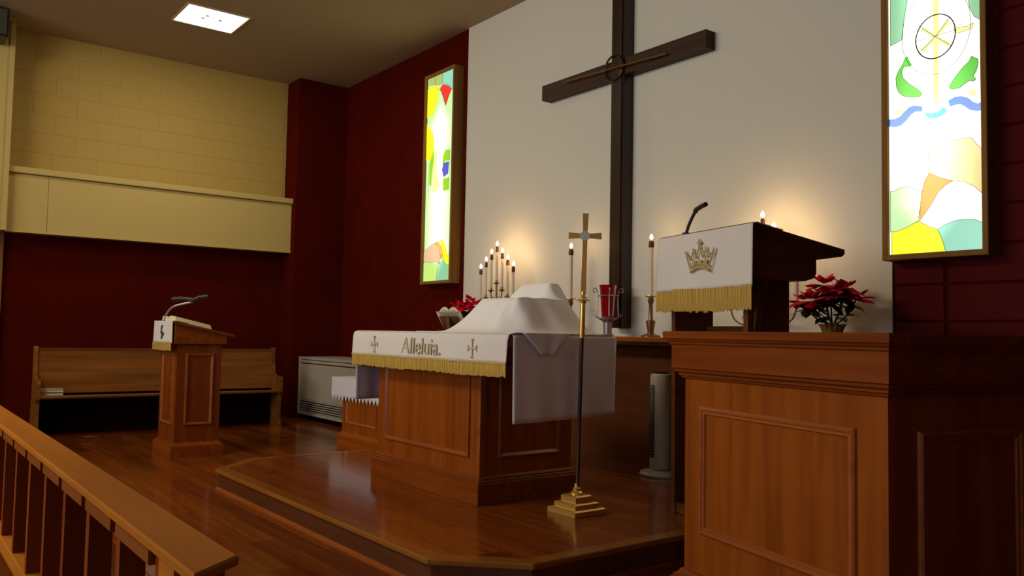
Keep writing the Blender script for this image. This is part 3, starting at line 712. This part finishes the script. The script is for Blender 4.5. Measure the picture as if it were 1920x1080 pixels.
# ================================================================ TOWER FAN
tf = thing('tower_fan', 'pale grey tower fan with dark grille on a round base', 'fan', (-4.13, 4.53, ST), math.radians(-38))
MB().lathe(0, 0, [(.145, 0), (.15, .012), (.14, .026), (.06, .04), (.05, .05)], 28).build('base', M['fan'], tf, smooth=True)
mb = MB(); mb.lathe(0, 0, [(.072, .045), (.079, .06), (.079, .70), (.074, .715), (.06, .72)], 28); mb.build('housing', M['fan'], tf, smooth=True)
mb = MB(); mb.grid(lambda u, v: (.0815*math.sin(-.75+1.5*u), -.0815*math.cos(-.75+1.5*u), .13+.51*v), 12, 1); mb.build('grille', M['fangrille'], tf, smooth=True, thick=.003)
mb = MB()
for k in range(24):
    z = .14+k*.0205; mb.tube([(.084*math.sin(a), -.084*math.cos(a), z) for a in [-.7+1.4*i/6 for i in range(7)]], .0022, 5)
mb.build('slat', M['fangrille'], tf, smooth=True, stuff=True)
MB().lathe(0, 0, [(.05, .719), (.052, .728), (.03, .732)], 18).build('control_knob', M['black'], tf, smooth=True)

# ================================================================ UNIT HEATER
uh = thing('unit_heater', 'beige metal cabinet heater with louvres in the back corner', 'heater', (-9.37, 4.42, 0))
hx0, hx1, hy0, hy1 = -10.255, -8.5, 4.43, 4.99
MB().box(hx0+.02, hx1-.02, hy0+.03, hy1, 0, .07).build('plinth', M['subfloor'], uh, world=True)
MB().box(hx0, hx1, hy0, hy1, .065, .79, .008).build('cabinet', M['heater'], uh, world=True)
mb = MB(); mb.frame((hx0, hy0, .065), (1, 0, 0), (0, 0, 1), (0, -1, 0), hx1-hx0, .725, [(0, 0), (0, .014), (.03, .014), (.036, 0)]); mb.build('face_frame', M['heater'], uh, world=True)
MB().box(hx0+.06, hx1-.06, hy0-.010, hy0, .255, .70, .003).build('front_panel', M['heater'], uh, world=True)
MB().box(hx0+.04, hx1-.04, hy0-.013, hy0, .715, .748, .003).build('top_strip', M['heater'], uh, world=True)
MB().box(hx0+.06, hx1-.06, hy0-.012, hy0, .235, .252, .003).build('louvre_rail', M['heater'], uh, world=True)
MB().box(hx0+.045, hx1-.045, hy0-.0012, hy0, .085, .235).build('louvre_shade', M['subfloor'], uh, world=True)  # near-black sheet, the shade behind the louvres is in its colour
for z in (.704, .7505): MB().box(hx0+.045, hx1-.045, hy0-.0016, hy0, z, z+.009).build('shadow_gap', M['subfloor'], uh, world=True)
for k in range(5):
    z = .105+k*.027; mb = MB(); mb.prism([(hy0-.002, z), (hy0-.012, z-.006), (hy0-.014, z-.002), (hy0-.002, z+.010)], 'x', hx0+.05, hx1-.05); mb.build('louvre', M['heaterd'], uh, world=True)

# ================================================================ CREDENCE TABLE
ct = thing('credence_table', 'small panelled wooden side table under a lace edged cloth, left of the altar', 'table', (-7.1, 3.9, 0))
tx0, tx1, ty0, ty1 = -7.51, -6.72, 3.70, 4.10
MB().skirt(tx0, tx1, ty0, ty1, [(.035, 0), (.035, .125), (.02, .135), (.012, .148), (0, .155)]).build('base', M['woodx'], ct, world=True)
MB().box(tx0, tx1, ty0, ty1, .15, .65).build('body', M['wood'], ct, world=True)
MB().frame((tx0+.09, ty0, .235), (1, 0, 0), (0, 0, 1), (0, -1, 0), .61, .36, pr).build('panel_moulding', M['trimwood'], ct, world=True)
MB().box(tx0-.19, tx1+.06, ty0-.02, ty1+.02, .645, .668, .005).build('table_top', M['woodx'], ct, world=True)
lc = thing('lace_tablecloth', 'white cloth with scalloped lace hem on the small side table', 'tablecloth', (-7.1, 3.9, .67))
lx0, lx1, ly0, ly1 = tx0-.197, tx1+.067, ty0-.028, ty1+.028
mb = MB(); mb.box(lx0, lx1, ly0, ly1, .669, .673); 
def drop(p0, p1, n):
    def fn(u, v):
        x = p0[0]+(p1[0]-p0[0])*u; y = p0[1]+(p1[1]-p0[1])*u
        return (x+.004*math.sin(u*40)*v, y+.004*math.sin(u*40)*v, .671-v*.165)
    return fn
mb.grid(drop((lx0, ly0), (lx1, ly0), 60), 60, 4); mb.grid(drop((lx1, ly0), (lx1, ly1), 30), 30, 4); mb.grid(drop((lx0, ly0), (lx0, ly1), 30), 30, 4)
mb.build('sheet', M['sheer'], lc, world=True, thick=.002)
mb = MB()
nt = 15
for k in range(nt):
    xa = lx0+(lx1-lx0)*k/nt; xb = lx0+(lx1-lx0)*(k+1)/nt
    mb.prism([(xa, .508), ((xa+xb)/2, .450), (xb, .508)], 'y', ly0-.001, ly0+.002)
mb.build('lace_hem', M['sheer'], lc, world=True, label='pointed lace hem')

# ================================================================ LECTERN (left, distant)
lt = thing('lectern', 'slim panelled wooden lectern in front of the pew', 'lectern', (-7.82, 2.35, 0))
e0, e1, f0, f1 = -8.09, -7.585, 2.145, 2.53
MB().skirt(e0, e1, f0, f1, [(.035, 0), (.035, .10), (.02, .112), (.01, .125), (0, .13)]).build('base', M['woodx'], lt, world=True)
MB().box(e0, e1, f0, f1, .125, .99).build('body', M['wood'], lt, world=True)
mb = MB().frame((e1, f0+.075, .275), (0, 1, 0), (0, 0, 1), (1, 0, 0), .245, .63, pr); mb.build('panel_moulding', M['trimwood'], lt, world=True)
mb = MB().frame((e0+.08, f0, .275), (1, 0, 0), (0, 0, 1), (0, -1, 0), .345, .63, pr); mb.build('panel_moulding', M['trimwood'], lt, world=True)
def slope_profile(x0, x1, prof, name, mat, par): 
    return MB().prism(prof, 'x', x0, x1).build(name, mat, par, world=True)
slope_profile(e0-.035, e1+.035, [(f0-.035, .99), (f1+.03, .99), (f1+.03, 1.075), (f0-.035, 1.165)], 'desk_box', M['woodx'], lt)
slope_profile(e0-.06, e1+.06, [(f0-.05, 1.168), (f1+.09, 1.056), (f1+.095, 1.074), (f0-.05, 1.190)], 'slanted_top', M['woodx'], lt)
lcl = thing('lectern_cloth', 'small white cloth with gold hem hanging on the front of the slim lectern', 'cloth', (-7.84, 2.08, 1.19))
lx0, lx1 = -8.14, -7.56
def lf(u, v):
    x = lx0+(lx1-lx0)*u; s_ = v*.36
    if s_ < .12: return (x, 2.10+.12-s_*1.0, 1.192-(.12-s_)*.185+.003)
    q = (s_-.12)/.24; return (x+(-.02*q if u < .5 else .0), 2.088-.006*math.sin(u*6)*q, 1.190-q*.20)
MB().grid(lf, 24, 12).build('linen', M['cloth'], lcl, world=True, smooth=True, thick=.003)
mb = MB(); fringe(mb, (lx0-.02, 2.082), (lx1, 2.080), lambda t: 1.0+.002*math.sin(t*9), .072, 60, (0, -1)); mb.build('fringe', M['gold'], lcl, world=True, stuff=True, label='gold fringe')
mb = MB(); xx = -7.86
mb.tube([tuple(p) for p in smooth_path([(xx+.02, 2.078, 1.15), (xx-.01, 2.078, 1.11), (xx+.025, 2.078, 1.075), (xx, 2.078, 1.03)], 5)], .006, 6)
mb.ball((xx+.03, 2.079, 1.075), .03, .004, .014); mb.ball((xx-.015, 2.079, 1.09), .018, .004, .02)
mb.build('motif', M['leadm'], lcl, world=True, label='small dark embroidered sprig')
bk_ = thing('open_bible', 'thick open book with cream pages lying on the slim lectern', 'book', (-7.80, 2.33, 1.16))
def onslope(y): return 1.190+(y-(f0-.05))*(1.074-1.190)/(f1+.095-(f0-.05))
mb = MB()
for xa, xb in ((-8.02, -7.812), (-7.808, -7.60)):
    ya, yb = 2.12, 2.44
    mb.add([(xa, ya, onslope(ya)+.004), (xb, ya, onslope(ya)+.004), (xb, yb, onslope(yb)+.004), (xa, yb, onslope(yb)+.004),
            (xa+.01, ya+.008, onslope(ya)+.052), (xb-.012, ya+.008, onslope(ya)+.044), (xb-.012, yb-.012, onslope(yb)+.044), (xa+.01, yb-.012, onslope(yb)+.052)],
           [(3, 2, 1, 0), (4, 5, 6, 7), (0, 1, 5, 4), (1, 2, 6, 5), (2, 3, 7, 6), (3, 0, 4, 7)])
mb.build('pages', M['paper'], bk_, world=True)
MB().add([(-8.03, 2.11, onslope(2.11)+.002), (-7.59, 2.11, onslope(2.11)+.002), (-7.59, 2.45, onslope(2.45)+.002), (-8.03, 2.45, onslope(2.45)+.002)], [(0, 1, 2, 3)]).build('cover', M['desk'], bk_, world=True, thick=.003)
lm = thing('lectern_microphone', 'silver gooseneck microphone pair rising from the slim lectern', 'microphone', (-7.93, 2.13, 1.18))
pts = smooth_path([(-7.93, 2.12, 1.185), (-7.92, 2.13, 1.25), (-7.88, 2.17, 1.315), (-7.82, 2.24, 1.345), (-7.76, 2.31, 1.365)], 6)
MB().tube([tuple(p) for p in pts], .009, 8).build('gooseneck', M['greymetal'], lm, world=True, smooth=True)
MB().lathe(-7.93, 2.12, [(.028, 1.180), (.028, 1.192), (.012, 1.198)], 14).build('mount', M['black'], lm, world=True, smooth=True)
mb = MB(); mb.tube([(-7.86, 2.16, 1.385), (-7.82, 2.22, 1.395), (-7.76, 2.30, 1.385), (-7.74, 2.33, 1.38)], .020, 10, .016); mb.build('microphone_head', M['black'], lm, world=True, smooth=True)
mb = MB(); mb.tube([(-7.75, 2.31, 1.385), (-7.72, 2.36, 1.41), (-7.68, 2.42, 1.42)], .016, 10, .020); mb.ball((-7.76, 2.31, 1.368), .02, .02, .018); mb.build('second_head', M['black'], lm, world=True, smooth=True)

# ================================================================ PEW
pw = thing('pew', 'long oak pew against the maroon left wall', 'pew', (-9.65, 2.6, 0))
py0, py1 = 1.34, 3.87
MB().prism([(-9.72, .885), (-9.70, .885), (-9.665, .44), (-9.685, .44)], 'y', py0+.03, py1-.03).build('backrest', M['oak'], pw, world=True)
MB().prism([(-9.735, .878), (-9.69, .878), (-9.69, .897), (-9.735, .897)], 'y', py0+.03, py1-.03).build('top_rail', M['oak'], pw, world=True)
MB().prism([(-9.70, .385), (-9.44, .395), (-9.43, .405), (-9.43, .420), (-9.44, .428), (-9.70, .41)], 'y', py0+.03, py1-.03).build('seat', M['oak'], pw, world=True)
MB().box(-9.70, -9.685, py0+.03, py1-.03, .02, .43).build('shade_board', M['subfloor'], pw, world=True)  # added near-black board standing in for the shade under the seat
pe = [(-9.82, 0), (-9.44, 0), (-9.44, .03), (-9.47, .08), (-9.46, .36), (-9.42, .40), (-9.42, .55), (-9.435, .575), (-9.50, .585), (-9.60, .59), (-9.655, .62), (-9.675, .70), (-9.685, .90), (-9.70, .915), (-9.735, .915), (-9.75, .895), (-9.74, .40), (-9.80, .06)]
for y in (py0, py1-.035): MB().prism(pe, 'y', y, y+.035).build('end_panel', M['oak'], pw, world=True)
for k, (dx, z) in enumerate(((0, .428), (.006, .462))):
    hb = thing('hymnal', ('lower' if k == 0 else 'upper')+' pale book of the two stacked at the left end of the pew', 'book', (-9.56+dx, 1.48, z), 0, 'books stacked on the pew')
    MB().box(-.075, .07, -.105, .105, .003, .025).build('pages', M['paper'], hb)
    mb = MB(); mb.box(-.08, .078, -.11, .11, 0, .003); mb.box(-.08, .078, -.11, .11, .025, .028); mb.box(-.083, -.08, -.11, .11, 0, .028); mb.build('cover', M['booktone'], hb)

# ================================================================ FOREGROUND PULPIT BOX
A = math.radians(-14.15)
pb = thing('pulpit_box', 'large panelled wooden pulpit box in the right foreground', 'pulpit', (-2.475, 2.871, 0), A)
BW, BD = 1.105, .74
MB().skirt(0, BW, 0, BD, [(.045, 0), (.045, .085), (.035, .092), (.035, .10), (.018, .112), (.012, .124), (0, .13)]).build('base', M['woodx'], pb)
MB().box(0, BW, 0, BD, .125, .965).build('body', M['wood'], pb)
MB().skirt(0, BW, 0, BD, [(0, .948), (.010, .952), (.014, .960), (.022, .964), (.022, .972), (.036, .980), (.036, .990), (.046, .995)]).build('lower_cornice', M['woodx'], pb)
MB().box(-.044, BW+.044, -.044, BD+.044, .994, 1.10).build('frieze', M['woodx'], pb)
MB().skirt(0, BW, 0, BD, [(.044, 1.096), (.052, 1.100), (.052, 1.108), (.060, 1.114), (.064, 1.122), (.072, 1.124), (.074, 1.150), (.070, 1.155)]).build('cap', M['woodx'], pb)
pr2 = [(0, 0), (.003, .010), (.010, .016), (.018, .014), (.022, .008), (.032, .009), (.036, .003), (.036, -.001)]
MB().frame((.114, 0, .296), (1, 0, 0), (0, 0, 1), (0, -1, 0), .863, .542, pr2).build('panel_moulding', M['trimwood'], pb)
MB().frame((BW, .128, .296), (0, 1, 0), (0, 0, 1), (1, 0, 0), BD-.24, .542, pr2).build('panel_moulding', M['trimwood'], pb)

# ================================================================ READING DESK behind it, with crown cloth
rd = thing('reading_desk', 'tall dark wooden reading desk with slanted top beside the pulpit box', 'reading desk', (-2.475, 2.871, ST), A)
OF = .527; ZB = -ST
def dk(y): return OF+y
X0, X1 = -1.0, -.185
zt0, zt1 = 1.700+ZB, 1.595+ZB
# upper box with sloped slab (profile in y,z)
MB().prism([(dk(.02), 1.425+ZB), (dk(.335), 1.425+ZB), (dk(.385), 1.440+ZB), (dk(.405), 1.465+ZB), (dk(.405), 1.60+ZB), (dk(.0), 1.675+ZB), (dk(0), 1.445+ZB)], 'x', X0+.012, X1-.012).build('desk_box', M['desk'], rd)
MB().prism([(dk(-.006), 1.672+ZB), (dk(.405), 1.536+ZB), (dk(.565), 1.560+ZB), (dk(.585), 1.575+ZB), (dk(.583), 1.598+ZB), (dk(-.006), 1.702+ZB)], 'x', X0, X1).build('slanted_top', M['desk'], rd)
for xa in (X0+.075, X1-.075-.035):
    MB().prism([(dk(.03), 0), (dk(.30), 0), (dk(.285), .1), (dk(.285), 1.425+ZB), (dk(.02), 1.425+ZB), (dk(.025), 1.20+ZB)], 'x', xa, xa+.035).build('side_panel', M['desk'], rd)
for s_, xa in ((-1, X0+.075), (1, X1-.075)):
    p_ = [(xa, 1.10+ZB), (xa+s_*.012, 1.20+ZB), (xa+s_*.03, 1.29+ZB), (xa+s_*.07, 1.425+ZB), (xa, 1.425+ZB)]
    MB().prism(p_, 'y', dk(.06), dk(.10)).build('bracket', M['desk'], rd)
MB().box(X0+.05, X1-.05, dk(.04), dk(.34), 0, .06, .006).build('foot', M['desk'], rd)
MB().box(X0+.11, X1-.11, dk(.24), dk(.265), .40, 1.05).build('back_rail', M['desk'], rd)
cc_ = thing('desk_cloth', 'white cloth with a gold crown and long gold fringe on the reading desk', 'cloth', (-2.475, 2.871, 1.70), A)
sl_ = (zt1-zt0)/.589
def dcf(u, v):
    x = X0-.012+(X1-X0+.020)*u; s_ = v*.52
    if s_ < .18: y = .18-s_; return (x, dk(y-.004), .005+sl_*y)
    q = (s_-.18)/.34
    wv = .008*math.sin(u*7+.5)*q+.004*math.sin(u*17)*q
    return (x-(.012*q if u < .06 else 0), dk(-.014)-wv, .003-q*.318)
MB().grid(dcf, 50, 22).build('linen', M['cloth'], cc_, smooth=True, thick=.003)
mb = MB(); fringe(mb, (X0-.02, dk(-.021)), (X1+.006, dk(-.021)), lambda t: -.308+.004*math.sin(t*8), .122, 120, (0, -1)); mb.build('fringe', M['gold'], cc_, stuff=True, label='long gold fringe')
# embroidered crown
cx_, cz_, yy = -.592, -.158, dk(-.029)
mb = MB()
def arc(z0, amp, w_, n=9): return [(cx_+w_*(2*i/n-1), yy, z0+amp*(1-(2*i/n-1)**2)) for i in range(n+1)]
mb.tube(arc(cz_-.062, .022, .082), .0055, 6); mb.tube(arc(cz_-.038, .020, .088), .0045, 6)
for i in range(9):
    x = cx_+.16*(i/8-.5); z = cz_-.05+.021*(1-(2*i/8-1)**2); mb.ball((x, yy, z), .007, .004, .007, 7, 4)
pts = [(-.088, -.035), (-.125, .045), (-.075, .005), (-.055, .055), (-.03, .01), (0, .075), (.03, .01), (.055, .055), (.075, .005), (.125, .045), (.088, -.035)]
for i in range(len(pts)-1): mb.tube([(cx_+pts[i][0], yy, cz_+pts[i][1]), (cx_+pts[i+1][0], yy, cz_+pts[i+1][1])], .0042, 6)
for i in (1, 3, 7, 9): mb.ball((cx_+pts[i][0], yy, cz_+pts[i][1]+.006), .008, .004, .008, 8, 5)
mb.box(cx_-.005, cx_+.005, yy-.005, yy+.001, cz_+.07, cz_+.112); mb.box(cx_-.018, cx_+.018, yy-.005, yy+.001, cz_+.088, cz_+.097)
for dx in (-.05, 0, .05): mb.ball((cx_+dx, yy, cz_-.008), .016, .004, .014, 8, 5)
mb.build('crown_emblem', M['goldthread'], cc_, smooth=True, label='embroidered gold crown')
dm = thing('desk_microphone', 'black gooseneck microphone on the left of the reading desk', 'microphone', (-2.475, 2.871, 1.70), A)
def mzz(y): return .008+sl_*y
pts = smooth_path([(-.80, dk(.03), mzz(.03)), (-.775, dk(.03), .05), (-.735, dk(.03), .10), (-.69, dk(.02), .128)], 6)
MB().tube([tuple(p) for p in pts], .009, 8).build('gooseneck', M['black'], dm, smooth=True)
MB().lathe(-.80, dk(.03), [(.022, mzz(.03)-.002), (.022, mzz(.03)+.010), (.01, mzz(.03)+.014)], 12).build('mount', M['black'], dm, smooth=True)
mb = MB(); mb.tube([(-.70, dk(.02), .118), (-.69, dk(.02), .130), (-.63, dk(.015), .142), (-.59, dk(.01), .145)], .014, 10, .013); mb.build('microphone_head', M['black'], dm, smooth=True)

# ================================================================ COMMUNION RAIL
cr = thing('communion_rail', 'wooden communion rail with broad cap and balusters in the left foreground', 'rail', (-1.5, .46, 0))
rx0 = -9.0
vs = [(rx0, .415), (-1.335, .415), (-1.41, .512), (rx0, .512)]
mb = MB(); n = 4; a1 = inset(vs, .004)
mb.add([(*p, .734) for p in vs]+[(*p, .746) for p in vs]+[(*p, .750) for p in a1], [(3, 2, 1, 0), (8, 9, 10, 11)]+[(i+n*k, (i+1) % n+n*k, (i+1) % n+n*(k+1), i+n*(k+1)) for k in (0, 1) for i in range(4)])
mb.build('cap', M['railwood'], cr, world=True)
MB().box(rx0, -1.42, .428, .478, .28, .335, .003).build('bottom_rail', M['railwood'], cr, world=True)
xs = [-1.60-.302*k for k in range(24)]
bal = None
for x in xs:
    if bal is None:
        mb = MB()
        mb.skirt(-.017, .017, -.026, .026, [(0, .335), (0, .734)])
        bal = mb.build('baluster', M['balwood'], cr); o = bal
    else: o = bpy.data.objects.new('baluster', bal.data); C.objects.link(o); o.parent = cr
    o.location = (x+1.5, 0, 0)
fl = None
for x in xs:
    if fl is None: fl = MB().box(.022, .302-.022, -.038, .036, .697, .7335, .003).build('fillet', M['filletm'], cr); o = fl
    else: o = bpy.data.objects.new('fillet', fl.data); C.objects.link(o); o.parent = cr
    o.location = (x+1.5-.302, 0, 0)
for x in (-1.50, -5.35, -8.9): MB().box(x-.045, x+.045, .415+.005, .505, 0, .734, .004).build('post', M['railwood'], cr, world=True)
kn = thing('kneeler', 'magenta upholstered kneeler along the communion rail', 'kneeler', (-4.5, .2, 0))
MB().box(-8.8, -1.6, .06, .36, .12, .20, .02).build('cushion', M['carpet'], kn, world=True)
for x in (-8.6, -6.2, -3.9, -1.8): MB().box(x-.03, x+.03, .10, .32, 0, .125).build('leg', M['balwood'], kn, world=True)

# ================================================================ CEILING LIGHTS AND SPEAKER
def troffer(x, y, label, power):
    t_ = thing('ceiling_light', label, 'ceiling light', (x, y, H))
    MB().frame((-.31, -.33, 0), (1, 0, 0), (0, 1, 0), (0, 0, -1), .62, .66, [(0, 0), (0, .008), (.018, .010), (.022, .002)]).build('trim', M['creamlight'], t_)
    MB().box(-.292, .292, -.312, .312, -.006, -.001).build('diffuser', M['panel_lamp'], t_)
    mb = MB()
    for dx, dy in ((-.02, -.08), (.07, -.06), (.02, .09)): mb.box(dx-.012, dx+.012, dy-.014, dy+.014, -.008, -.0055)
    mb.build('clip', M['lampmark'], t_)
    l = bpy.data.lights.new('diffuser_light', 'AREA'); l.shape = 'RECTANGLE'; l.size = .56; l.size_y = .6; l.energy = power; l.color = (1, .84, .60)
    o = bpy.data.objects.new('diffuser_light', l); C.objects.link(o); o.parent = t_; o.location = (0, 0, -.012)
    return t_
troffer(-8.915, 2.73, 'square glowing flush panel light in the ceiling above the lectern', 26)
sp = thing('wall_speaker', 'black loudspeaker box hung under the ceiling at the top left', 'speaker', (-9.9, .6, 4.2))
MB().box(-10.29, -9.95, .70, 1.0, 4.10, 4.40, .01).build('cabinet', M['black'], sp, world=True)
MB().box(-9.95, -9.94, .72, .98, 4.12, 4.38).build('grille', M['leadm'], sp, world=True)
print('planks', cnt, 'objects', len(bpy.data.objects))
